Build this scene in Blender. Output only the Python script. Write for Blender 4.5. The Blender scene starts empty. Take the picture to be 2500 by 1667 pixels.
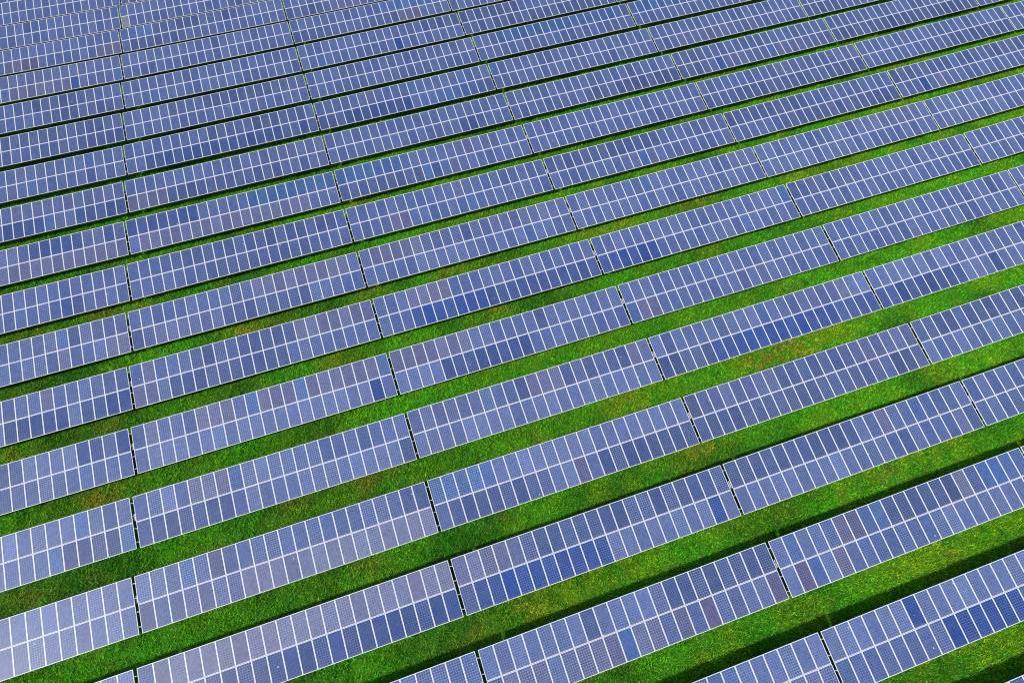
import bpy, math, random
import numpy as np

# ------------------------------------------------------------------ survey of the site
CAM = (44.588662, -9.550182, 46.594893)
ROT = (0.588531, 0.033214, -0.323915)
LENS = 1541.957859 / 2500.0 * 36.0
PITCH, SKEW, WID, TILT = 6.181233, -0.144959, 3.884389, 0.285316   # row spacing, stagger, slope length, tilt
L = 21.43            # table spacing along a row
NCOL, MP = 21, 1.01  # modules per table, module spacing
TLEN = NCOL * MP
H0 = 0.86            # clearance of the low edge above the grass
TERR = {(0, 2): 0.3119, (0, 3): 0.2212, (0, 4): -0.1184, (1, 1): -0.2273, (1, 2): 0.3391, (1, 3): -0.0379,
        (2, 0): 0.0848, (2, 1): -0.3325, (2, 2): 0.159, (3, 0): 0.1489, (3, 1): -0.611, (4, 0): 0.2794}
ROWY = [-0.0441, -0.0296, -0.014, -0.0161, 0.0102, 0.0098, 0.0277, 0.0434, 0.0177, -0.0102, 0.023, 0.0087,
        0.0384, 0.0462, 0.0582, -0.016, -0.105, -0.0124]
# kind of cell of every module: lower row of 21, then upper row of 21
TINTS = {
    (-3, 3): [0, 7, 3, 0, 7, 1, 1, 1, 1, 1, 1, 1, 1, 1, 0, 0, 0, 0, 0, 3, 0, 2, 3, 3, 0, 3, 3, 3, 3, 3, 3, 2, 2, 2, 2, 2, 2, 2, 2, 2, 2, 2],
    (-2, 2): [1, 1, 1, 1, 1, 1, 2, 1, 1, 1, 1, 1, 1, 1, 1, 1, 1, 1, 1, 1, 1, 3, 3, 3, 3, 3, 3, 3, 3, 3, 3, 3, 3, 0, 0, 0, 2, 2, 2, 2, 2, 2],
    (-2, 3): [0, 0, 0, 0, 0, 0, 0, 0, 10, 10, 10, 10, 10, 10, 0, 0, 0, 0, 0, 0, 0, 2, 2, 2, 2, 2, 2, 10, 2, 2, 2, 2, 2, 2, 2, 2, 2, 2, 7, 2, 2, 0],
    (-1, 1): [0, 0, 0, 0, 0, 0, 0, 0, 0, 0, 0, 1, 0, 0, 0, 0, 0, 0, 1, 1, 1, 1, 1, 3, 3, 3, 3, 3, 3, 0, 0, 0, 0, 0, 0, 0, 0, 0, 0, 0, 0, 0],
    (-1, 2): [3, 4, 4, 4, 2, 4, 4, 4, 4, 7, 4, 4, 0, 6, 0, 6, 0, 1, 2, 2, 6, 2, 1, 2, 2, 2, 2, 2, 3, 2, 2, 2, 2, 1, 3, 3, 3, 3, 3, 3, 3, 3],
    (-1, 3): [2, 6, 7, 2, 6, 2, 0, 0, 0, 0, 0, 0, 0, 2, 2, 2, 2, 2, 2, 2, 0, 2, 7, 2, 0, 0, 6, 6, 0, 7, 3, 3, 3, 3, 3, 3, 4, 3, 7, 7, 7, 7],
    (-1, 4): [0, 0, 1, 3, 3, 7, 0, 0, 0, 3, 3, 0, 0, 1, 0, 0, 0, 0, 3, 0, 0, 3, 3, 0, 0, 0, 7, 0, 0, 0, 1, 0, 0, 0, 0, 3, 0, 0, 0, 0, 0, 0],
    (0, 0): [1, 3, 1, 1, 1, 1, 1, 1, 0, 2, 2, 2, 2, 2, 2, 2, 2, 2, 2, 2, 2, 0, 0, 0, 0, 0, 0, 0, 0, 0, 0, 3, 0, 0, 2, 0, 0, 0, 0, 0, 0, 0],
    (0, 1): [2, 2, 0, 0, 0, 3, 3, 3, 9, 9, 9, 9, 9, 9, 9, 9, 9, 9, 9, 9, 9, 9, 5, 5, 5, 5, 5, 5, 5, 5, 5, 5, 5, 5, 5, 5, 5, 5, 5, 5, 5, 5],
    (0, 2): [0, 9, 10, 10, 10, 10, 10, 10, 10, 10, 10, 2, 2, 2, 2, 2, 2, 2, 2, 10, 2, 4, 4, 4, 4, 4, 3, 3, 3, 3, 3, 3, 3, 3, 3, 3, 3, 3, 3, 3, 3, 3],
    (0, 3): [2, 2, 2, 2, 2, 2, 2, 2, 2, 2, 0, 0, 0, 0, 0, 0, 0, 0, 0, 1, 3, 3, 3, 3, 3, 3, 3, 3, 3, 3, 3, 3, 0, 0, 6, 0, 0, 7, 0, 0, 0, 0],
    (0, 4): [0, 0, 0, 3, 3, 3, 3, 3, 2, 3, 3, 3, 3, 2, 2, 2, 2, 2, 2, 2, 2, 0, 0, 0, 0, 0, 0, 0, 0, 0, 0, 1, 1, 1, 1, 0, 1, 1, 2, 7, 2, 0],
    (1, 0): [3, 3, 3, 3, 3, 0, 0, 0, 0, 0, 0, 0, 2, 2, 2, 2, 2, 2, 2, 2, 2, 2, 2, 2, 2, 7, 2, 2, 2, 0, 0, 0, 1, 2, 2, 2, 2, 2, 2, 2, 2, 2],
    (1, 1): [1, 1, 1, 1, 1, 1, 1, 5, 5, 5, 5, 5, 5, 5, 5, 5, 5, 5, 5, 5, 5, 2, 2, 2, 7, 0, 4, 0, 0, 0, 0, 0, 0, 0, 0, 0, 0, 0, 1, 0, 0, 0],
    (1, 2): [2, 0, 3, 3, 3, 3, 3, 3, 3, 2, 2, 6, 2, 3, 3, 3, 3, 3, 3, 3, 3, 7, 7, 7, 7, 7, 2, 2, 2, 2, 2, 2, 2, 2, 2, 2, 2, 2, 2, 2, 2, 2],
    (1, 3): [3, 3, 3, 3, 3, 3, 3, 3, 3, 3, 3, 3, 3, 3, 3, 3, 3, 3, 3, 3, 3, 1, 1, 1, 1, 1, 1, 1, 1, 3, 3, 3, 3, 3, 3, 3, 1, 1, 1, 1, 1, 1],
    (1, 4): [0, 0, 0, 0, 0, 0, 0, 0, 0, 0, 3, 0, 0, 0, 0, 0, 0, 0, 0, 0, 0, 3, 3, 3, 3, 3, 3, 3, 3, 3, 3, 3, 3, 3, 0, 0, 3, 3, 3, 0, 0, 0],
    (2, 0): [0, 0, 0, 0, 7, 0, 0, 0, 0, 0, 0, 2, 0, 0, 0, 7, 3, 3, 3, 3, 7, 0, 0, 0, 0, 2, 3, 2, 2, 2, 3, 2, 2, 2, 2, 2, 2, 2, 7, 2, 0, 1],
    (2, 1): [3, 3, 3, 3, 3, 3, 3, 0, 2, 2, 2, 2, 2, 2, 2, 2, 2, 2, 2, 2, 3, 0, 0, 2, 0, 4, 4, 4, 7, 2, 2, 2, 0, 0, 0, 0, 0, 0, 0, 0, 0, 0],
    (2, 2): [1, 1, 1, 2, 2, 2, 2, 2, 2, 2, 2, 2, 2, 2, 2, 2, 2, 2, 2, 2, 2, 1, 1, 1, 1, 1, 1, 0, 0, 0, 3, 4, 4, 4, 3, 3, 3, 3, 3, 3, 4, 1],
    (2, 3): [3, 3, 3, 3, 3, 10, 10, 10, 10, 10, 10, 10, 10, 10, 10, 10, 10, 7, 9, 9, 9, 0, 0, 0, 0, 0, 0, 0, 0, 2, 2, 7, 2, 3, 3, 3, 1, 1, 1, 4, 2, 2],
    (2, 4): [9, 9, 9, 9, 9, 9, 9, 9, 9, 2, 2, 2, 9, 2, 2, 2, 2, 2, 1, 1, 1, 2, 2, 2, 2, 2, 2, 2, 2, 0, 0, 2, 0, 0, 3, 0, 0, 3, 0, 0, 0, 0],
    (3, 0): [0, 0, 0, 0, 0, 0, 0, 0, 0, 0, 0, 0, 0, 0, 0, 0, 0, 7, 0, 0, 0, 0, 0, 0, 0, 0, 0, 0, 0, 3, 3, 3, 3, 3, 2, 2, 2, 2, 9, 9, 0, 9],
    (3, 1): [2, 2, 2, 2, 2, 2, 2, 2, 2, 2, 2, 2, 2, 2, 2, 2, 2, 2, 2, 10, 0, 0, 4, 0, 0, 0, 4, 4, 4, 0, 7, 4, 4, 4, 7, 4, 4, 4, 4, 4, 4, 7],
    (3, 2): [2, 2, 2, 2, 9, 9, 9, 9, 9, 9, 9, 9, 0, 0, 0, 0, 0, 0, 0, 0, 0, 4, 4, 4, 4, 4, 4, 4, 0, 0, 0, 0, 0, 0, 3, 0, 0, 0, 0, 0, 0, 0],
    (3, 3): [7, 4, 4, 0, 0, 0, 0, 0, 0, 0, 0, 0, 0, 1, 0, 0, 0, 0, 0, 0, 0, 0, 0, 0, 0, 0, 0, 0, 0, 0, 0, 0, 0, 0, 0, 0, 0, 0, 0, 0, 0, 0],
    (3, 4): [0, 0, 0, 0, 0, 0, 0, 0, 0, 0, 0, 0, 0, 0, 0, 0, 0, 0, 0, 0, 0, 0, 0, 0, 0, 0, 0, 0, 0, 0, 0, 0, 0, 0, 0, 0, 0, 0, 0, 3, 0, 0],
    (3, 5): [0, 0, 0, 0, 0, 0, 0, 0, 0, 0, 0, 0, 0, 0, 0, 0, 0, 0, 0, 1, 1, 0, 0, 0, 0, 0, 0, 0, 0, 0, 0, 0, 0, 0, 0, 1, 1, 1, 1, 1, 0, 0],
    (4, 0): [0, 7, 0, 0, 0, 0, 0, 0, 0, 0, 0, 9, 9, 9, 9, 9, 0, 9, 9, 9, 9, 0, 0, 0, 0, 0, 0, 0, 0, 0, 0, 0, 0, 0, 0, 4, 0, 0, 0, 0, 0, 0],
    (4, 1): [4, 4, 3, 3, 3, 3, 3, 3, 3, 3, 3, 3, 3, 0, 0, 0, 0, 0, 0, 0, 0, 0, 4, 0, 0, 0, 3, 3, 3, 3, 3, 3, 3, 3, 3, 4, 4, 4, 4, 4, 4, 4],
    (4, 2): [0, 0, 0, 10, 10, 10, 10, 10, 10, 10, 9, 9, 9, 9, 9, 9, 9, 9, 9, 9, 9, 0, 0, 0, 4, 4, 4, 4, 0, 0, 0, 0, 0, 0, 0, 0, 0, 0, 0, 0, 0, 0],
    (4, 3): [10, 10, 10, 10, 10, 10, 0, 0, 0, 0, 0, 0, 0, 0, 0, 7, 0, 0, 0, 0, 0, 0, 0, 0, 0, 0, 0, 0, 0, 0, 0, 0, 0, 0, 0, 0, 0, 0, 0, 0, 0, 7],
    (4, 4): [0, 0, 0, 0, 0, 0, 0, 0, 0, 0, 0, 0, 0, 0, 0, 0, 0, 0, 0, 0, 0, 3, 3, 3, 3, 3, 3, 3, 3, 0, 0, 0, 0, 0, 0, 0, 0, 0, 0, 0, 0, 0],
    (4, 5): [0, 0, 0, 1, 0, 0, 0, 3, 0, 0, 0, 0, 0, 0, 0, 0, 0, 0, 0, 0, 0, 0, 0, 0, 0, 0, 0, 0, 0, 3, 0, 0, 0, 0, 0, 0, 0, 0, 0, 0, 0, 0],
    (5, 0): [0, 0, 0, 0, 0, 0, 0, 0, 0, 0, 0, 0, 0, 0, 0, 4, 0, 0, 0, 4, 4, 3, 3, 3, 3, 0, 0, 0, 1, 0, 0, 0, 0, 1, 1, 1, 7, 3, 1, 1, 1, 1],
    (5, 1): [3, 3, 1, 1, 1, 1, 1, 1, 3, 3, 3, 3, 3, 3, 3, 3, 0, 0, 0, 0, 0, 0, 0, 0, 0, 0, 0, 0, 0, 0, 3, 3, 4, 4, 4, 4, 4, 4, 4, 4, 4, 0],
    (5, 2): [0, 0, 0, 0, 0, 0, 0, 0, 0, 0, 0, 0, 0, 0, 0, 0, 7, 0, 0, 0, 0, 3, 4, 4, 4, 4, 4, 3, 3, 3, 3, 3, 3, 3, 1, 1, 1, 1, 1, 1, 1, 0],
    (5, 3): [0, 0, 0, 0, 0, 0, 0, 0, 0, 0, 0, 0, 0, 0, 0, 0, 0, 0, 0, 0, 0, 0, 0, 0, 0, 0, 0, 0, 0, 7, 0, 0, 0, 0, 0, 0, 0, 0, 0, 1, 1, 1],
    (5, 4): [0, 0, 0, 0, 0, 0, 0, 0, 0, 0, 0, 0, 0, 0, 0, 0, 0, 0, 0, 0, 0, 0, 0, 0, 0, 0, 0, 0, 0, 0, 0, 0, 0, 0, 0, 1, 1, 1, 1, 1, 1, 0],
    (5, 5): [0, 0, 0, 0, 0, 0, 0, 0, 0, 0, 0, 0, 1, 0, 0, 0, 0, 0, 0, 0, 0, 0, 0, 0, 0, 0, 0, 0, 0, 0, 0, 0, 0, 0, 3, 3, 3, 7, 3, 3, 3, 3],
    (6, 0): [0, 0, 0, 0, 0, 0, 0, 0, 0, 0, 0, 0, 0, 0, 0, 9, 3, 0, 0, 0, 0, 0, 0, 0, 0, 0, 0, 0, 0, 0, 0, 0, 0, 0, 0, 0, 0, 0, 0, 0, 0, 0],
    (6, 1): [0, 0, 0, 0, 0, 0, 3, 3, 3, 3, 3, 3, 3, 3, 3, 3, 3, 0, 0, 0, 1, 0, 0, 0, 3, 3, 3, 3, 3, 3, 3, 3, 3, 3, 3, 3, 3, 3, 3, 3, 3, 0],
    (6, 2): [0, 0, 0, 0, 4, 4, 0, 0, 0, 0, 0, 0, 7, 0, 0, 0, 0, 0, 0, 0, 0, 0, 0, 0, 0, 0, 0, 0, 0, 0, 0, 0, 1, 0, 0, 0, 0, 0, 0, 0, 0, 0],
    (6, 3): [0, 0, 0, 0, 0, 0, 0, 0, 1, 1, 7, 1, 0, 0, 0, 0, 0, 0, 0, 0, 0, 3, 3, 3, 3, 3, 3, 3, 3, 3, 3, 3, 3, 3, 3, 0, 0, 0, 0, 0, 0, 0],
    (6, 4): [0, 0, 0, 0, 0, 0, 3, 3, 3, 3, 3, 3, 1, 3, 1, 3, 3, 3, 3, 3, 3, 3, 3, 3, 3, 3, 3, 3, 3, 3, 3, 0, 0, 0, 0, 0, 0, 0, 0, 0, 0, 0],
    (6, 5): [0, 0, 0, 10, 0, 1, 0, 0, 0, 0, 0, 0, 0, 0, 0, 0, 0, 0, 0, 0, 0, 3, 3, 3, 3, 3, 3, 3, 3, 7, 3, 3, 3, 3, 3, 3, 3, 3, 3, 3, 3, 3],
    (7, 0): [0, 0, 0, 0, 0, 1, 0, 0, 0, 4, 4, 4, 4, 4, 4, 4, 4, 4, 4, 4, 4, 0, 0, 1, 1, 1, 1, 1, 1, 1, 1, 1, 3, 9, 9, 9, 9, 9, 1, 1, 9, 1],
    (7, 1): [0, 4, 4, 4, 4, 4, 4, 4, 4, 4, 4, 4, 4, 4, 4, 4, 4, 4, 0, 0, 0, 9, 9, 9, 9, 9, 9, 9, 0, 0, 0, 0, 0, 8, 8, 8, 8, 8, 8, 8, 8, 8],
    (7, 2): [3, 3, 3, 3, 3, 3, 3, 3, 3, 7, 3, 0, 1, 0, 0, 0, 0, 0, 0, 0, 0, 8, 8, 8, 8, 8, 8, 8, 0, 0, 0, 0, 0, 1, 1, 1, 1, 1, 1, 0, 0, 0],
    (7, 3): [0, 0, 0, 0, 0, 0, 0, 0, 0, 0, 0, 0, 0, 0, 0, 3, 0, 0, 0, 0, 0, 0, 0, 0, 0, 0, 0, 0, 0, 0, 0, 0, 0, 0, 0, 0, 0, 0, 0, 0, 0, 0],
    (7, 4): [3, 3, 3, 3, 3, 3, 3, 3, 3, 3, 3, 3, 3, 3, 3, 3, 3, 3, 3, 3, 3, 0, 0, 0, 0, 0, 0, 0, 0, 0, 0, 1, 1, 1, 1, 0, 0, 0, 1, 1, 1, 1],
    (7, 5): [0, 0, 0, 0, 0, 0, 0, 0, 0, 0, 1, 3, 3, 3, 3, 3, 3, 3, 3, 3, 3, 0, 0, 0, 0, 0, 0, 1, 0, 0, 0, 0, 0, 0, 0, 0, 0, 0, 0, 0, 0, 0],
    (7, 6): [0, 0, 0, 0, 0, 0, 0, 0, 0, 0, 0, 0, 0, 0, 0, 0, 0, 0, 0, 0, 0, 0, 0, 0, 0, 1, 1, 1, 1, 1, 1, 1, 1, 1, 1, 1, 1, 3, 1, 1, 0, 0],
    (8, 0): [0, 7, 0, 0, 0, 0, 0, 0, 0, 9, 9, 9, 9, 7, 0, 0, 9, 3, 0, 9, 9, 0, 0, 0, 0, 0, 0, 0, 0, 0, 0, 1, 1, 1, 1, 1, 1, 0, 1, 1, 1, 1],
    (8, 1): [4, 4, 4, 4, 3, 3, 3, 3, 3, 3, 3, 3, 3, 3, 3, 3, 0, 0, 0, 1, 1, 0, 0, 0, 0, 0, 0, 0, 0, 0, 0, 0, 0, 0, 0, 1, 1, 1, 1, 1, 1, 1],
    (8, 2): [0, 0, 0, 0, 0, 0, 0, 0, 0, 0, 0, 0, 0, 0, 0, 9, 9, 0, 0, 0, 0, 0, 0, 0, 0, 0, 0, 0, 0, 0, 0, 0, 0, 0, 0, 0, 0, 0, 0, 0, 0, 0],
    (8, 3): [0, 0, 0, 0, 0, 0, 0, 0, 0, 3, 3, 3, 3, 3, 3, 3, 3, 3, 3, 3, 3, 0, 0, 0, 0, 3, 0, 0, 0, 0, 0, 0, 0, 0, 0, 0, 0, 0, 0, 0, 0, 0],
    (8, 4): [3, 3, 3, 0, 0, 10, 0, 1, 1, 1, 1, 1, 7, 1, 1, 1, 1, 1, 1, 1, 1, 3, 3, 3, 3, 0, 0, 0, 0, 0, 0, 0, 0, 0, 0, 0, 0, 0, 0, 0, 0, 0],
    (8, 5): [3, 3, 3, 3, 3, 3, 3, 3, 3, 3, 3, 3, 3, 3, 3, 3, 3, 3, 3, 3, 3, 0, 0, 0, 0, 0, 0, 0, 0, 0, 0, 0, 0, 0, 0, 0, 0, 0, 0, 0, 0, 0],
    (8, 6): [0, 0, 0, 0, 0, 1, 0, 0, 0, 0, 3, 0, 1, 1, 1, 1, 1, 1, 1, 0, 0, 3, 3, 3, 3, 3, 3, 3, 3, 3, 3, 3, 3, 3, 3, 3, 3, 3, 3, 3, 0, 0],
    (9, 0): [0, 0, 0, 0, 0, 0, 0, 0, 0, 1, 0, 7, 0, 0, 0, 0, 0, 0, 0, 0, 0, 0, 0, 0, 0, 0, 0, 0, 0, 0, 0, 1, 0, 0, 0, 0, 0, 0, 7, 0, 0, 0],
    (9, 1): [0, 0, 9, 9, 9, 9, 9, 9, 9, 9, 9, 9, 9, 9, 9, 9, 9, 0, 0, 9, 0, 0, 0, 0, 0, 0, 0, 0, 0, 0, 3, 3, 3, 3, 3, 3, 3, 3, 3, 3, 3, 0],
    (9, 2): [3, 3, 3, 9, 9, 9, 9, 9, 9, 9, 9, 0, 7, 7, 7, 7, 7, 7, 7, 7, 3, 0, 0, 0, 0, 0, 0, 1, 0, 0, 0, 0, 7, 0, 0, 0, 0, 0, 7, 0, 0, 0],
    (9, 3): [3, 3, 0, 0, 0, 0, 0, 0, 0, 0, 0, 0, 0, 0, 0, 0, 0, 0, 0, 0, 0, 7, 0, 0, 0, 0, 0, 0, 0, 0, 0, 0, 0, 0, 0, 0, 0, 0, 0, 0, 0, 0],
    (9, 4): [0, 0, 0, 1, 1, 1, 1, 1, 1, 1, 1, 1, 1, 1, 0, 0, 0, 0, 0, 0, 0, 0, 0, 0, 0, 0, 0, 0, 0, 0, 0, 0, 0, 0, 0, 0, 0, 0, 0, 0, 0, 0],
    (9, 5): [3, 3, 3, 3, 3, 0, 0, 0, 0, 0, 0, 0, 1, 1, 1, 1, 1, 1, 1, 1, 1, 3, 0, 0, 0, 0, 0, 0, 0, 0, 0, 0, 0, 0, 0, 0, 7, 1, 0, 0, 0, 0],
    (10, 0): [0, 0, 0, 0, 0, 0, 0, 0, 0, 0, 0, 0, 0, 0, 1, 1, 3, 3, 3, 3, 3, 3, 3, 3, 3, 3, 3, 3, 3, 3, 3, 3, 3, 3, 3, 3, 3, 3, 3, 3, 3, 3],
    (10, 1): [0, 0, 0, 0, 0, 0, 0, 0, 0, 0, 0, 0, 0, 0, 0, 0, 0, 0, 0, 0, 0, 0, 0, 0, 0, 0, 3, 0, 0, 0, 3, 3, 3, 3, 3, 3, 3, 3, 3, 3, 3, 3],
    (10, 2): [0, 0, 0, 0, 0, 0, 0, 0, 0, 0, 0, 0, 0, 0, 0, 0, 0, 0, 0, 0, 0, 0, 0, 0, 0, 3, 3, 0, 0, 0, 0, 0, 0, 0, 0, 0, 0, 0, 0, 0, 1, 1],
    (10, 3): [0, 0, 0, 0, 0, 0, 0, 0, 0, 0, 7, 0, 0, 0, 0, 0, 0, 0, 0, 0, 0, 0, 0, 3, 8, 8, 8, 8, 8, 8, 8, 8, 8, 8, 8, 8, 8, 8, 8, 8, 8, 3],
    (10, 4): [0, 0, 0, 0, 0, 0, 0, 0, 0, 0, 0, 0, 0, 0, 0, 0, 0, 0, 0, 0, 0, 8, 8, 8, 8, 8, 8, 8, 0, 0, 0, 0, 0, 0, 0, 0, 3, 0, 0, 0, 0, 0],
    (11, 0): [0, 0, 0, 0, 0, 0, 0, 0, 0, 0, 0, 0, 0, 3, 3, 3, 3, 3, 3, 3, 0, 3, 1, 1, 3, 1, 1, 1, 0, 0, 3, 3, 3, 3, 3, 3, 3, 3, 3, 0, 0, 0],
    (11, 1): [0, 0, 0, 7, 0, 0, 0, 0, 0, 0, 0, 0, 0, 0, 0, 0, 0, 0, 0, 0, 0, 0, 0, 0, 0, 0, 0, 0, 0, 0, 0, 0, 0, 0, 0, 0, 0, 0, 0, 0, 0, 0],
    (11, 2): [0, 0, 7, 0, 0, 0, 0, 0, 0, 0, 0, 0, 10, 0, 0, 0, 0, 0, 0, 0, 0, 0, 0, 0, 0, 0, 0, 0, 0, 0, 0, 0, 0, 0, 0, 0, 0, 3, 3, 3, 3, 3],
    (11, 3): [3, 3, 3, 1, 3, 3, 3, 3, 3, 3, 3, 3, 3, 3, 3, 3, 3, 3, 3, 3, 3, 3, 3, 3, 3, 3, 3, 3, 3, 0, 0, 0, 0, 0, 0, 0, 0, 0, 0, 0, 0, 0],
    (11, 4): [3, 3, 3, 3, 3, 0, 3, 3, 3, 3, 3, 3, 3, 3, 3, 3, 3, 3, 3, 3, 3, 0, 0, 0, 0, 0, 0, 0, 0, 0, 0, 0, 0, 0, 0, 0, 1, 0, 0, 0, 0, 0],
    (12, 0): [3, 3, 3, 3, 1, 1, 1, 0, 4, 4, 4, 4, 4, 4, 4, 10, 1, 1, 1, 1, 7, 0, 0, 0, 0, 0, 0, 0, 1, 1, 1, 1, 1, 1, 1, 1, 1, 1, 1, 1, 1, 1],
    (12, 1): [0, 0, 0, 0, 0, 0, 0, 3, 0, 0, 0, 0, 0, 0, 0, 0, 0, 0, 0, 0, 0, 0, 0, 0, 0, 0, 0, 0, 0, 0, 0, 0, 3, 0, 0, 0, 0, 0, 0, 0, 0, 0],
    (12, 2): [3, 3, 3, 0, 0, 0, 0, 0, 0, 0, 0, 0, 3, 3, 6, 6, 6, 0, 0, 0, 0, 0, 0, 0, 0, 0, 0, 0, 0, 0, 0, 0, 0, 7, 7, 7, 7, 7, 7, 7, 0, 1],
    (12, 3): [0, 0, 0, 0, 0, 0, 0, 0, 0, 0, 0, 0, 0, 0, 0, 0, 3, 3, 3, 0, 0, 0, 0, 0, 0, 0, 0, 0, 0, 0, 0, 0, 0, 0, 0, 0, 0, 0, 0, 0, 0, 0],
    (13, 0): [0, 0, 0, 0, 0, 0, 0, 6, 6, 6, 6, 0, 0, 0, 0, 0, 0, 0, 4, 4, 4, 0, 0, 0, 0, 0, 0, 0, 0, 0, 0, 0, 0, 0, 0, 0, 0, 0, 0, 0, 0, 0],
    (13, 1): [0, 3, 3, 3, 3, 3, 3, 3, 0, 0, 0, 0, 0, 0, 0, 0, 0, 7, 0, 0, 0, 0, 7, 7, 7, 3, 3, 3, 3, 3, 3, 3, 3, 3, 3, 3, 3, 0, 0, 0, 0, 0],
    (13, 2): [3, 3, 3, 3, 3, 1, 1, 1, 1, 1, 1, 3, 3, 3, 3, 3, 3, 3, 3, 3, 3, 0, 0, 0, 0, 0, 0, 0, 0, 0, 0, 0, 0, 0, 0, 0, 0, 0, 0, 0, 0, 0],
    (14, 0): [0, 0, 0, 0, 0, 0, 0, 0, 0, 0, 0, 0, 0, 0, 0, 0, 0, 1, 0, 0, 0, 0, 0, 0, 0, 0, 0, 0, 0, 0, 3, 0, 0, 0, 0, 0, 0, 0, 0, 0, 3, 0],
    (14, 1): [11, 0, 0, 0, 0, 0, 0, 3, 0, 0, 0, 0, 0, 0, 3, 3, 1, 0, 0, 0, 0, 0, 0, 0, 0, 0, 0, 0, 0, 0, 0, 0, 0, 0, 0, 0, 0, 0, 0, 0, 0, 0],
    (15, 0): [0, 0, 0, 0, 0, 0, 7, 0, 0, 0, 0, 0, 0, 0, 0, 0, 0, 0, 0, 0, 0, 0, 3, 0, 0, 0, 0, 0, 0, 0, 0, 0, 0, 0, 0, 0, 0, 0, 0, 0, 0, 0],
    (15, 1): [3, 3, 3, 3, 3, 3, 0, 0, 0, 0, 0, 0, 0, 0, 0, 0, 0, 0, 0, 0, 0, 0, 0, 0, 0, 0, 0, 0, 0, 1, 0, 0, 0, 0, 0, 0, 0, 0, 0, 0, 0, 0],
    (16, 0): [0, 0, 0, 0, 0, 0, 0, 0, 0, 0, 0, 0, 0, 0, 0, 0, 3, 3, 3, 3, 3, 0, 0, 0, 0, 0, 0, 0, 0, 0, 0, 0, 0, 0, 0, 1, 1, 1, 1, 0, 1, 1],
}
KINDS = ['m', 'p', 'l', 's', 'w', 'g', 'v', 'b', 't', 'd', 'D', 'x']
TINTS = {kj: [KINDS[i] for i in row] for kj, row in TINTS.items()}
PATCHES = [(60.2, 11.9, 'o'), (72.7, 11.5, 'o'), (64.3, 5.6, 'o'), (51.4, 11.4, 'r'), (63.3, 12.4, 'y'), (74.2, 11.6, 'r'), (76.8, -0.8, 'r'), (81.7, -0.3, 'y'), (18.0, 24.4, 'r'), (10.0, 24.1, 'o'), (11.4, 24.8, 'r'), (17.7, 17.7, 'r'), (21.7, 30.8, 'o'), (40.2, 12.7, 'r'), (38.2, 12.2, 'r'), (42.5, 18.1, 'g'), (37.8, 24.4, 'o'), (50.4, 30.7, 'o'), (31.0, 30.9, 'o'), (42.4, 43.2, 'o'), (42.0, 31.4, 'o'), (47.0, 37.5, 'g'), (44.2, 25.4, 'g'), (20.3, 37.2, 'o'), (17.4, 37.8, 'o'), (29.5, 30.4, 'o'), (10.4, 36.6, 'o'), (13.0, 11.7, 'r'), (18.0, 17.9, 'o'), (36.5, 5.6, 'r'), (32.6, 12.4, 'r'), (47.0, -0.6, 'r'), (42.8, -1.2, 'r'), (47.6, -1.0, 'r'), (54.6, -0.3, 'y'), (49.4, -0.8, 'y'), (53.1, 24.7, 'r'), (68.0, 30.6, 'o'), (77.2, 31.1, 'o'), (64.2, 30.1, 'o'), (79.9, 18.0, 'r'), (82.8, 19.3, 'g'), (89.3, 16.9, 'g'), (79.8, 12.3, 'y'), (75.3, 12.2, 'r'), (76.9, 11.5, 'o'), (76.9, -7.2, 'r'), (74.5, -6.5, 'y'), (74.9, -12.8, 'y'), (81.1, -6.9, 'y'), (89.2, 30.2, 'y'), (104.0, 37.4, 'y'), (22.6, 30.9, 'g')]

C = bpy.context.scene.collection
rnd = random.Random(11)
rng = np.random.default_rng(5)


def soft(v, lo, hi):
    return np.clip(v, lo, hi)


def terr(J, K):
    x = soft((np.asarray(J, float) - 3) / 3, -.95, 1.12)
    y = soft((np.asarray(K, float) - 5) / 8, -1.0, 1.3)
    z = 0.0 * x
    for (i, j), c in TERR.items():
        z = z + c * x ** i * y ** j
    return z


def ground(x, y):
    """Height of the soil under a place (before small bumps)."""
    K = (np.asarray(y, float) - 1.9) / PITCH
    J = (np.asarray(x, float) - K * SKEW) / L
    return terr(J, K) - H0


def bumps(x, y):
    return (0.05 * np.sin(x * 1.7 + 1.3 * np.sin(y * .9)) * np.sin(y * 2.3 + .8 * np.sin(x * 1.1))
            + 0.03 * np.sin(x * 4.1 + y * 2.2) * np.sin(y * 5.3 - x * 1.4))


# ------------------------------------------------------------------ materials
def mat(name):
    m = bpy.data.materials.new(name)
    m.use_nodes = True
    nt = m.node_tree
    b = nt.nodes['Principled BSDF']
    return m, nt, b


def N(nt, t, **kw):
    n = nt.nodes.new(t)
    for k, v in kw.items():
        setattr(n, k, v)
    return n


def math_(nt, op, a, b=None, c=None):
    n = nt.nodes.new('ShaderNodeMath')
    n.operation = op
    for i, v in enumerate((a, b, c)):
        if v is None:
            continue
        if isinstance(v, (int, float)):
            n.inputs[i].default_value = v
        else:
            nt.links.new(v, n.inputs[i])
    return n.outputs[0]


def mixc(nt, fac, a, b, blend='MIX'):
    n = nt.nodes.new('ShaderNodeMix')
    n.data_type = 'RGBA'
    n.blend_type = blend
    for sock, v in ((n.inputs[0], fac), (n.inputs[6], a), (n.inputs[7], b)):
        if isinstance(v, (int, float)):
            sock.default_value = v
        elif isinstance(v, tuple):
            sock.default_value = v if len(v) == 4 else (*v, 1)
        else:
            nt.links.new(v, sock)
    return n.outputs[2]


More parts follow.
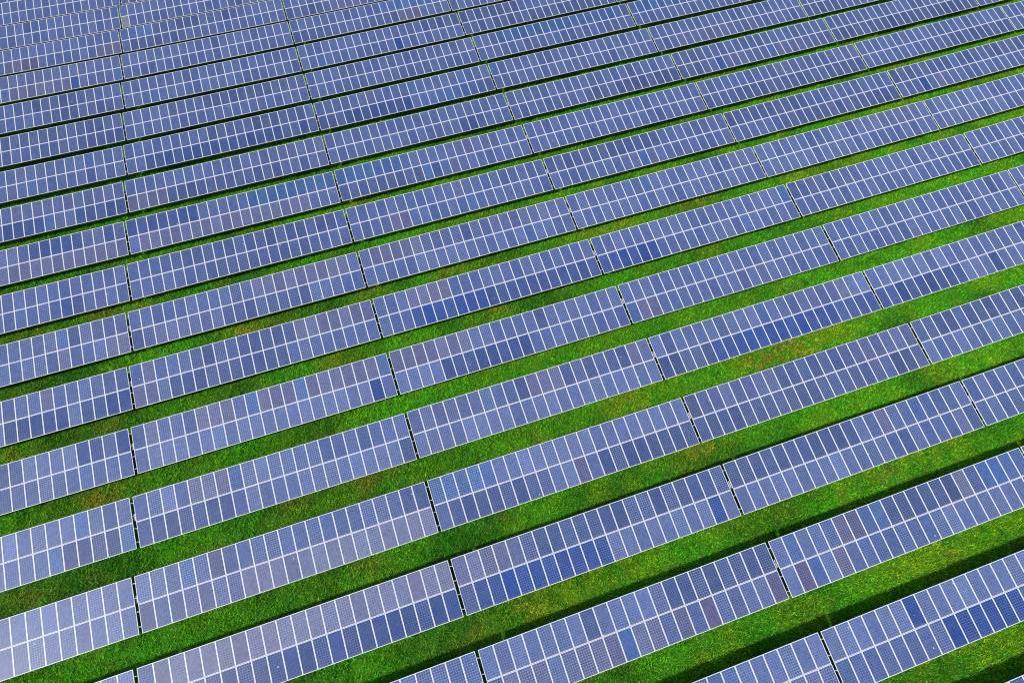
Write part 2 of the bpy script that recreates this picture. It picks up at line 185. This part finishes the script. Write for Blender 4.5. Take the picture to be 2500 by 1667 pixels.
def cell_material():
    m, nt, b = mat('polycrystalline_cells')
    at = N(nt, 'ShaderNodeAttribute', attribute_type='OBJECT', attribute_name='tint')
    gridn = N(nt, 'ShaderNodeAttribute', attribute_type='OBJECT', attribute_name='gridline')
    tc = N(nt, 'ShaderNodeTexCoord')
    sx = N(nt, 'ShaderNodeSeparateXYZ')
    nt.links.new(tc.outputs['Object'], sx.inputs[0])
    cs = 0.1553
    # distance from the nearest line between cells
    def line(sock, off, size, w):
        u = math_(nt, 'FRACT', math_(nt, 'DIVIDE', math_(nt, 'ADD', sock, off), size))
        d = math_(nt, 'ABSOLUTE', math_(nt, 'SUBTRACT', u, .5))
        return math_(nt, 'GREATER_THAN', d, .5 - w / size / 2)
    gx = line(sx.outputs[0], 3 * cs, cs, .014)
    gy = line(sx.outputs[1], 6 * cs, cs, .014)
    bus = line(sx.outputs[0], 3 * cs + cs / 6, cs / 3, .004)
    g = math_(nt, 'MAXIMUM', gx, gy)
    # crystal shimmer of each cell
    fl = N(nt, 'ShaderNodeVectorMath', operation='SNAP')
    fl.inputs[1].default_value = (cs, cs, 10)
    nt.links.new(tc.outputs['Object'], fl.inputs[0])
    oi = N(nt, 'ShaderNodeObjectInfo')
    ad = N(nt, 'ShaderNodeVectorMath', operation='ADD')
    nt.links.new(fl.outputs[0], ad.inputs[0])
    nt.links.new(oi.outputs['Location'], ad.inputs[1])
    wn = N(nt, 'ShaderNodeTexWhiteNoise', noise_dimensions='3D')
    nt.links.new(ad.outputs[0], wn.inputs['Vector'])
    v = math_(nt, 'MULTIPLY_ADD', wn.outputs['Value'], .30, .85)
    # streaky dust that has washed down the pane
    wc = N(nt, 'ShaderNodeNewGeometry')
    ns = N(nt, 'ShaderNodeTexNoise')
    ns.inputs['Scale'].default_value = 1.1
    ns.inputs['Detail'].default_value = 5
    nt.links.new(wc.outputs['Position'], ns.inputs['Vector'])
    col = mixc(nt, 1.0, at.outputs['Color'], (1, 1, 1), 'MULTIPLY')
    hv = N(nt, 'ShaderNodeHueSaturation')
    nt.links.new(col, hv.inputs['Color'])
    nt.links.new(v, hv.inputs['Value'])
    dust = math_(nt, 'MULTIPLY', math_(nt, 'SUBTRACT', ns.outputs[0], .4), .18)
    dust = math_(nt, 'MAXIMUM', dust, 0.0)
    c1 = mixc(nt, dust, hv.outputs[0], (.33, .34, .42))
    # dirt left by rain along the low edge, and the odd bird dropping
    edge = math_(nt, 'MULTIPLY', math_(nt, 'MAXIMUM', math_(nt, 'SUBTRACT', -.80, sx.outputs[1]), 0.0), 3.0)
    edge = math_(nt, 'MINIMUM', math_(nt, 'MULTIPLY', edge, ns.outputs[0]), .35)
    c1 = mixc(nt, edge, c1, (.30, .29, .28))
    vo = N(nt, 'ShaderNodeTexVoronoi')
    vo.inputs['Scale'].default_value = .55
    nt.links.new(wc.outputs['Position'], vo.inputs['Vector'])
    c1 = mixc(nt, math_(nt, 'MULTIPLY', math_(nt, 'LESS_THAN', vo.outputs['Distance'], .028), .7), c1, (.7, .7, .66))
    c2 = mixc(nt, math_(nt, 'MULTIPLY', bus, .28), c1, (.42, .46, .62))
    c3 = mixc(nt, math_(nt, 'MULTIPLY', g, gridn.outputs['Fac']), c2, (.40, .49, .72))
    nt.links.new(c3, b.inputs['Base Color'])
    b.inputs['Roughness'].default_value = .36
    b.inputs['Specular IOR Level'].default_value = .38
    return m


def metal_material(name, col, rough, metallic):
    m, nt, b = mat(name)
    geo = N(nt, 'ShaderNodeNewGeometry')
    ns = N(nt, 'ShaderNodeTexNoise')
    ns.inputs['Scale'].default_value = 2.3
    ns.inputs['Detail'].default_value = 4
    nt.links.new(geo.outputs['Position'], ns.inputs['Vector'])
    c = mixc(nt, math_(nt, 'MULTIPLY', ns.outputs[0], .35), col, tuple(x * .8 for x in col))
    nt.links.new(c, b.inputs['Base Color'])
    b.inputs['Roughness'].default_value = rough
    b.inputs['Metallic'].default_value = metallic
    return m


def grass_material(name, attr_name, bumpy):
    m, nt, b = mat(name)
    at = N(nt, 'ShaderNodeAttribute', attribute_type='GEOMETRY', attribute_name=attr_name)
    geo = N(nt, 'ShaderNodeNewGeometry')
    ns = N(nt, 'ShaderNodeTexNoise')
    ns.inputs['Scale'].default_value = 3.0 if not bumpy else 6.0
    ns.inputs['Detail'].default_value = 6
    nt.links.new(geo.outputs['Position'], ns.inputs['Vector'])
    v = math_(nt, 'MULTIPLY_ADD', ns.outputs[0], 1.3, .35)
    hv = N(nt, 'ShaderNodeHueSaturation')
    nt.links.new(at.outputs['Color'], hv.inputs['Color'])
    nt.links.new(v, hv.inputs['Value'])
    nt.links.new(hv.outputs[0], b.inputs['Base Color'])
    b.inputs['Roughness'].default_value = .75
    b.inputs['Specular IOR Level'].default_value = .15
    if bumpy:
        bp = N(nt, 'ShaderNodeBump')
        bp.inputs['Strength'].default_value = .8
        bp.inputs['Distance'].default_value = .08
        nt.links.new(ns.outputs[0], bp.inputs['Height'])
        nt.links.new(bp.outputs[0], b.inputs['Normal'])
    return m


M_CELL = cell_material()
M_FRAME = metal_material('anodised_frame', (.86, .87, .90), .4, .0)
M_BACK = metal_material('grey_backsheet', (.30, .31, .33), .6, .0)
M_RAIL = metal_material('galvanised_steel', (.42, .44, .46), .55, .25)
M_BOX = metal_material('grey_plastic_box', (.52, .54, .52), .5, .0)
M_SOIL = grass_material('turf', 'ground_colour', True)
M_BLADE = grass_material('grass_blades', 'blade_colour', False)


# ------------------------------------------------------------------ mesh helpers
def box(vs, fs, x0, x1, y0, y1, z0, z1, mi=None, mats=None):
    b = len(vs)
    vs += [(x0, y0, z0), (x1, y0, z0), (x1, y1, z0), (x0, y1, z0), (x0, y0, z1), (x1, y0, z1), (x1, y1, z1), (x0, y1, z1)]
    q = [(0, 3, 2, 1), (4, 5, 6, 7), (0, 1, 5, 4), (1, 2, 6, 5), (2, 3, 7, 6), (3, 0, 4, 7)]
    fs += [tuple(b + i for i in f) for f in q]


def bar(vs, fs, a, c, w, h):
    """Rectangular bar from a to c, both points in the same y-z plane."""
    a, c = np.array(a, float), np.array(c, float)
    d = (c - a) / np.linalg.norm(c - a)
    s = np.array([1., 0, 0]) if abs(d[0]) < .9 else np.array([0, 1., 0])
    n = np.cross(d, s)
    n /= np.linalg.norm(n)
    s = np.cross(n, d)
    b = len(vs)
    for p in (a, c):
        for i, j in ((-1, -1), (1, -1), (1, 1), (-1, 1)):
            vs.append(tuple(p + s * i * w / 2 + n * j * h / 2))
    q = [(0, 3, 2, 1), (4, 5, 6, 7), (0, 1, 5, 4), (1, 2, 6, 5), (2, 3, 7, 6), (3, 0, 4, 7)]
    fs += [tuple(b + i for i in f) for f in q]


def mesh(name, vs, fs, m):
    me = bpy.data.meshes.new(name)
    me.from_pydata(vs, [], fs)
    me.materials.append(m)
    me.update()
    return me


def link(name, data, parent=None, loc=(0, 0, 0), rot=(0, 0, 0)):
    o = bpy.data.objects.new(name, data)
    C.objects.link(o)
    o.parent = parent
    o.location = loc
    o.rotation_euler = rot
    return o


# ------------------------------------------------------------------ one module
PW, PH = 1.002, (WID - .022) / 2        # module width and height
FW, FT = .035, .04                     # frame width and depth
vs, fs = [], []
box(vs, fs, -PW / 2 + FW - .004, PW / 2 - FW + .004, -PH / 2 + FW - .004, PH / 2 - FW + .004, FT - .012, FT - .005)
ME_PANEL = mesh('panel_glass', vs, fs, M_CELL)
vs, fs = [], []
x1, y1 = PW / 2, PH / 2
box(vs, fs, -x1, -x1 + FW, -y1, y1, 0, FT)
box(vs, fs, x1 - FW, x1, -y1, y1, 0, FT)
box(vs, fs, -x1 + FW, x1 - FW, -y1, -y1 + FW, 0, FT)
box(vs, fs, -x1 + FW, x1 - FW, y1 - FW, y1, 0, FT)
ME_FRAME = mesh('panel_frame', vs, fs, M_FRAME)

# purlin: a C section running the whole table and on to the next one
GAPX = (L - TLEN)
vs, fs = [], []
xa, xb = -TLEN / 2 - GAPX / 2 + .001, TLEN / 2 + GAPX / 2 - .001
box(vs, fs, xa, xb, -.025, .025, -.006, -.001)
box(vs, fs, xa, xb, -.025, -.020, -.07, -.006)
box(vs, fs, xa, xb, -.020, .025, -.07, -.065)
ME_RAIL = mesh('purlin', vs, fs, M_RAIL)

# legs and sloping rafters under a table (local: x along, y up the slope horizontally, z up from the ground)
ct, st = math.cos(TILT), math.sin(TILT)
POSTX = [-9.1, -5.5, -1.85, 1.85, 5.5, 9.1]
def support_meshes():
    vs, fs = [], []
    dz = .075 / ct
    for x in POSTX:
        bar(vs, fs, (x, .12 * ct - WID * ct / 2, H0 + .12 * st - dz - .06), (x, (WID - .12) * ct - WID * ct / 2, H0 + (WID - .12) * st - dz - .06), .06, .11)
    raf = mesh('rafters', vs, fs, M_RAIL)
    ps = []
    for s in (.24, .74):
        vs, fs = [], []
        y = s * WID * ct - WID * ct / 2
        z = H0 + s * WID * st - dz - .115
        box(vs, fs, -.05, .05, y - .004, y + .004, -.6, z)
        box(vs, fs, -.05, -.043, y - .04, y + .04, -.6, z)
        box(vs, fs, .043, .05, y - .04, y + .04, -.6, z)
        ps.append(mesh('post', vs, fs, M_RAIL))
    return raf, ps
ME_RAFTER, ME_POSTS = support_meshes()

def combiner_mesh():
    vs, fs = [], []
    box(vs, fs, -.09, .09, -.26, .26, -.20, -.085)
    box(vs, fs, -.07, .07, -.23, .23, -.084, -.078)
    for y in (-.15, -.05, .05, .15):
        box(vs, fs, -.012, .012, y - .012, y + .012, -.26, -.2001)
    box(vs, fs, -.03, .03, -.33, -.2601, -.17, -.13)
    return mesh('combiner', vs, fs, M_BOX)
ME_BOX = combiner_mesh()
BOXES = {(k, 2) for k in range(-1, 9)} | {(k, 0) for k in range(1, 6)} | {(0, 3), (4, 4)}

# tint of the cells of a module
TINT = {'m': (.058, .096, .250), 'p': (.074, .098, .238), 'l': (.086, .126, .292), 's': (.042, .072, .198),
        'w': (.092, .102, .216), 'g': (.132, .146, .264), 'v': (.080, .082, .178), 'b': (.045, .104, .285),
        't': (.034, .096, .250), 'd': (.026, .061, .205), 'D': (.014, .054, .240), 'x': (.190, .200, .230)}
TINT_LABEL = {'D': 'deep royal blue panel', 'd': 'dark blue panel', 'v': 'brownish violet panel', 't': 'teal blue panel',
              'x': 'shattered pale grey panel', 'w': 'warm mauve grey panel', 'g': 'pale warm grey panel'}
ORD = ['zeroth', 'first', 'second', 'third', 'fourth', 'fifth', 'sixth', 'seventh', 'eighth', 'ninth', 'tenth', 'eleventh',
       'twelfth', 'thirteenth', 'fourteenth', 'fifteenth', 'sixteenth', 'seventeenth', 'eighteenth', 'nineteenth', 'twentieth']


def look(s):
    lo, up = s[:21], s[21:]
    f = lambda t, q: sum(c in q for c in t)
    if 'x' in s:
        return 'solar table with a shattered whitish panel'
    if f(lo, 'dD') > 7:
        return 'solar table with dark blue lower panels'
    if f(up, 'dD') > 7:
        return 'solar table with dark blue upper panels'
    if f(up, 't') > 7:
        return 'solar table with teal upper panels'
    if f(lo, 'wvg') > 9:
        return 'solar table with mauve grey lower panels'
    if f(up, 'wvg') > 9:
        return 'solar table with mauve grey upper panels'
    if f(s, 'dD') > 3:
        return 'blue solar table with several darker blue panels'
    if s.count('D') == 1:
        return 'blue solar table with one vivid blue panel'
    if f(s, 's') > 15:
        return 'steely dark blue solar table'
    if f(s, 'lg') > 12:
        return 'pale lavender blue solar table'
    return 'even grey blue solar table'


byrow = {}
for (k, j) in sorted(TINTS):
    byrow.setdefault(k, []).append(j)

tables = {}
for (k, j), s in TINTS.items():
    ry = ROWY[min(max(k, -2), 15) + 2]
    xl = j * L + k * SKEW
    zl = float(terr(j, k))
    zr = float(terr(j + TLEN / L, k))
    roll = math.atan2(zr - zl, TLEN)
    xc, zc = xl + TLEN / 2, (zl + zr) / 2 - H0
    yc = k * PITCH + ry + WID * ct / 2
    root = link('solar_table', None, None, (xc, yc, zc + rnd.gauss(0, .015)), (rnd.gauss(0, .0035), -roll + rnd.gauss(0, .0008), rnd.gauss(0, .0006)))
    root.empty_display_size = .5
    tables[(k, j)] = root
    n = byrow[k].index(j)
    tot = len(byrow[k])
    place = 'alone' if tot == 1 else ('leftmost' if n == 0 else ('rightmost' if n == tot - 1 else ORD[n + 1]))
    root['label'] = '%s, %s in %s row from bottom' % (look(s), place, ORD[k + 4])
    root['category'] = 'solar array'
    root['group'] = 'solar tables in parallel rows on the grass'
    for h in (0, 1):
        for c in range(NCOL):
            cl = s[h * 21 + c]
            sl = (.25 + .5 * h) * WID + (.0 if h else 0)
            sl = PH / 2 if h == 0 else WID - PH / 2
            x = -TLEN / 2 + (c + .5) * MP
            jit = rnd.gauss(0, .0018), rnd.gauss(0, .0018)
            o = link('solar_panel', ME_PANEL, root,
                     (x, sl * ct - WID * ct / 2, H0 + sl * st), (TILT + jit[0], jit[1], 0))
            base = np.array(TINT[cl])
            v = math.exp(rnd.gauss(0, .07 if k < 3 else .045)) * (1.0 if k < 8 else .93)
            base = base * v * np.exp(np.array([rnd.gauss(0, .04), rnd.gauss(0, .02), rnd.gauss(0, .02)]))
            o['tint'] = [float(q) for q in base]
            o['gridline'] = rnd.choice((.22, .35, .5, .65, .8)) * (.6 if cl in 'dDt' else 1) * (1 if k < 6 else .65)
            if cl in TINT_LABEL:
                o['label'] = TINT_LABEL[cl]
            link('frame', ME_FRAME, o)
    for sfr in (.12, .38, .62, .88):
        sl = sfr * WID
        link('rail', ME_RAIL, root, (0, sl * ct - WID * ct / 2, H0 + sl * st), (TILT, 0, 0))
    link('rafters', ME_RAFTER, root)
    for px in POSTX:
        for pm in ME_POSTS:
            link('post', pm, root, (px, 0, 0))
    if (k, j) in BOXES:
        sl = .60 * WID
        bx = link('combiner_box', ME_BOX, root, (TLEN / 2 + GAPX / 2, sl * ct - WID * ct / 2, H0 + sl * st), (TILT, 0, 0))
        bx['label'] = 'small grey electrical box in the gap'


# ------------------------------------------------------------------ turf
def vnoise(x, y, s, seed):
    """Value noise in numpy, about 0..1."""
    x, y = x / s, y / s
    xi, yi = np.floor(x).astype(np.int64), np.floor(y).astype(np.int64)
    fx, fy = x - xi, y - yi
    fx, fy = fx * fx * (3 - 2 * fx), fy * fy * (3 - 2 * fy)
    def h(a, b):
        n = (a * 374761393 + b * 668265263 + seed * 974634777) & 0xFFFFFFFF
        n = ((n ^ (n >> 13)) * 1274126177) & 0xFFFFFFFF
        return ((n ^ (n >> 16)) & 0xFFFF) / 65535.0
    return (h(xi, yi) * (1 - fx) + h(xi + 1, yi) * fx) * (1 - fy) + (h(xi, yi + 1) * (1 - fx) + h(xi + 1, yi + 1) * fx) * fy


def fbm(x, y, s, seed):
    return (vnoise(x, y, s, seed) * .55 + vnoise(x, y, s * .45, seed + 1) * .3 + vnoise(x, y, s * .2, seed + 2) * .15)


G_DEEP = np.array([.040, .240, .007])
G_LUSH = np.array([.076, .450, .008])
G_YEL = np.array([.230, .480, .008])
G_OLIVE = np.array([.150, .310, .010])
G_DRY = np.array([.520, .370, .030])
G_RED = np.array([.330, .220, .035])


def turf_colour(x, y):
    a = fbm(x, y, 5.0, 3)[:, None]
    b = fbm(x, y, 2.2, 9)[:, None]
    d = fbm(x, y, 3.1, 21)[:, None]
    S = lambda t, lo, hi: np.clip((t - lo) / (hi - lo), 0, 1)
    east = np.clip((x - 20) / 70, 0, 1)[:, None]       # vignette toning put into the sward colour: yellower, less olive towards the right-hand side
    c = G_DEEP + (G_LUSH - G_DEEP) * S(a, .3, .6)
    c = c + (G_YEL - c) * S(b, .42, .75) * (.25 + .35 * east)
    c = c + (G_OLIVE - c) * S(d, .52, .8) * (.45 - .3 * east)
    c = c + (G_RED - c) * S(fbm(x, y, 1.9, 40)[:, None], .68, .9) * .25
    for px, py, cl in PATCHES:
        tgt, r, amt = {'o': (G_DRY, 1.3, .28), 'r': (G_RED, .8, .34), 'y': (G_YEL, 1.8, .6), 'g': (G_LUSH * 1.3, 2.4, .8)}[cl]
        d2 = ((x - px) / (1.6 * r)) ** 2 + ((y - py) / r) ** 2
        w = np.exp(-d2 * 1.0) * np.clip((fbm(x, y, .55, 77) - .30) * 4.5, 0, 1.5)
        c = c + (tgt - c) * np.clip(w * amt, 0, .9)[:, None]
    return c


def axis(lo, hi, step, far):
    a = list(np.arange(lo, hi + step / 2, step))
    pre, post, d = [], [], step
    v = lo
    while v > -far:
        d *= 1.6
        v -= d
        pre.append(v)
    d = step
    v = hi
    while v < far:
        d *= 1.6
        v += d
        post.append(v)
    return np.array(pre[::-1] + a + post)


gx, gy = axis(-6, 142, .35, 1500), axis(-24, 110, .35, 1500)
GX, GY = np.meshgrid(gx, gy)
fx_, fy_ = GX.ravel(), GY.ravel()
gz = ground(fx_, fy_) + bumps(fx_, fy_)
verts = np.stack([fx_, fy_, gz], 1)
nx, ny = len(gx), len(gy)
ii = (np.arange(ny - 1)[:, None] * nx + np.arange(nx - 1)[None, :]).ravel()
faces = np.stack([ii, ii + 1, ii + nx + 1, ii + nx], 1)


def np_mesh(name, verts, faces, colours, attr, m, smooth):
    me = bpy.data.meshes.new(name)
    nv, nf, k = len(verts), len(faces), faces.shape[1]
    me.vertices.add(nv)
    me.vertices.foreach_set('co', verts.astype(np.float32).ravel())
    me.loops.add(nf * k)
    me.loops.foreach_set('vertex_index', faces.astype(np.int32).ravel())
    me.polygons.add(nf)
    me.polygons.foreach_set('loop_start', np.arange(0, nf * k, k, dtype=np.int32))
    me.polygons.foreach_set('use_smooth', np.full(nf, smooth))
    at = me.attributes.new(attr, 'FLOAT_COLOR', 'POINT')
    rgba = np.ones((nv, 4), np.float32)
    rgba[:, :3] = colours
    at.data.foreach_set('color', rgba.ravel())
    me.materials.append(m)
    me.update(calc_edges=True)
    me.validate()
    return me


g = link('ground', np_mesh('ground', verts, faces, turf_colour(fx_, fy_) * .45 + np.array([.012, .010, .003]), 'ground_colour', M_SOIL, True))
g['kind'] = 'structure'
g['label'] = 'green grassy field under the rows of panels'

# grass: separate leaning blades on the open strips between the rows
sx_, cx_ = math.sin, math.cos
def rotm(e):
    x, y, z = e
    Rx = np.array([[1, 0, 0], [0, cx_(x), -sx_(x)], [0, sx_(x), cx_(x)]])
    Ry = np.array([[cx_(y), 0, sx_(y)], [0, 1, 0], [-sx_(y), 0, cx_(y)]])
    Rz = np.array([[cx_(z), -sx_(z), 0], [sx_(z), cx_(z), 0], [0, 0, 1]])
    return Rz @ Ry @ Rx
RM = rotm(ROT)
DENS = 320
px_, py_ = [], []
for k in range(-5, 19):
    y0 = k * PITCH + WID * ct - PITCH - .9      # behind the high edge of the row below ...
    y1 = k * PITCH + .75                        # ... to just under the low edge of this one
    n = int((y1 - y0) * 140 * DENS)
    xx = rng.uniform(-3, 137, n)
    yy = rng.uniform(y0, y1, n)
    q = (np.stack([xx, yy, np.full(n, -.8)], 1) - np.array(CAM)) @ RM
    u = q[:, 0] / -q[:, 2] * 1541.96 / 1250
    v = q[:, 1] / -q[:, 2] * 1541.96 / 833.5
    dist = -q[:, 2]
    keep = (abs(u) < 1.10) & (abs(v) < 1.12) & (rng.random(n) < np.clip((52 / dist) ** 1.2, .3, 1))
    px_.append(xx[keep])
    py_.append(yy[keep])
bx_, by_ = np.concatenate(px_), np.concatenate(py_)
# tufts: pull blades together a little
tx = bx_ + .10 * np.sin(by_ * 17 + bx_ * 9)
ty = by_ + .10 * np.sin(bx_ * 15 - by_ * 11)
bx_, by_ = tx, ty
n = len(bx_)
dens_h = .35 * fbm(bx_, by_, 1.6, 51) + .65 * fbm(bx_, by_, .5, 57)
h = rng.uniform(.10, .26, n) * (.12 + 3.0 * dens_h ** 1.6)
w = rng.uniform(.018, .042, n)
az = rng.uniform(0, 2 * math.pi, n)
lean = rng.uniform(.25, 1.25, n)
bz = ground(bx_, by_) + bumps(bx_, by_) + .10 * (dens_h - .4)
base = np.stack([bx_, by_, bz], 1)
wd = np.stack([-np.sin(az), np.cos(az), np.zeros(n)], 1) * (w / 2)[:, None]
tip = base + np.stack([np.cos(az) * np.sin(lean) * h * 1.2, np.sin(az) * np.sin(lean) * h * 1.2, np.cos(lean) * h + .03], 1)
V = np.empty((n, 3, 3))
V[:, 0], V[:, 1], V[:, 2] = base - wd, base + wd, tip
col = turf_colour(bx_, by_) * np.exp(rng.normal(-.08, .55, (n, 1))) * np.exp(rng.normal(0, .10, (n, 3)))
dry = rng.random(n) < .03
col[dry] = np.array([.30, .26, .08])
F = np.arange(n * 3).reshape(n, 3)
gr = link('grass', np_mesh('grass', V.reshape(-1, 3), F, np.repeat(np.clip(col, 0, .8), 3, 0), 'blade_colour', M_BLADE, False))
gr['kind'] = 'stuff'
gr['label'] = 'rough green grass with olive and rusty patches between the rows'
gr['category'] = 'grass'
print('blades', n, 'objects', len(bpy.data.objects))

# ------------------------------------------------------------------ light and camera
SUNV = np.array([-1.05, -.45, 1.0])
SUNV /= np.linalg.norm(SUNV)
el = math.asin(SUNV[2])
azr = math.atan2(SUNV[0], SUNV[1])
w_ = bpy.data.worlds.new('World')
bpy.context.scene.world = w_
w_.use_nodes = True
nt = w_.node_tree
bg = nt.nodes['Background']
sky = nt.nodes.new('ShaderNodeTexSky')
sky.sky_type = 'NISHITA'
sky.sun_disc = False
sky.sun_elevation = el
sky.sun_rotation = azr
nt.links.new(sky.outputs[0], bg.inputs[0])
bg.inputs[1].default_value = .13
sd = bpy.data.lights.new('sun', 'SUN')
sd.energy = 3.8
sd.angle = math.radians(3.0)
sd.color = (1, .955, .89)
so = link('sun', sd)
from mathutils import Vector
so.rotation_euler = Vector(SUNV).to_track_quat('Z', 'Y').to_euler()

cd = bpy.data.cameras.new('camera')
cam = link('camera', cd, None, CAM, ROT)
cam.rotation_mode = 'XYZ'
cd.lens = LENS
cd.sensor_width = 36
cd.clip_start = .5
cd.clip_end = 5000
sc = bpy.context.scene
sc.camera = cam
sc.view_settings.view_transform = 'Standard'
sc.view_settings.look = 'None'
sc.view_settings.gamma = 1
sc.view_settings.exposure = 0
sc.cycles.max_bounces = 5
sc.cycles.use_denoising = False
sc.cycles.filter_width = 1.1
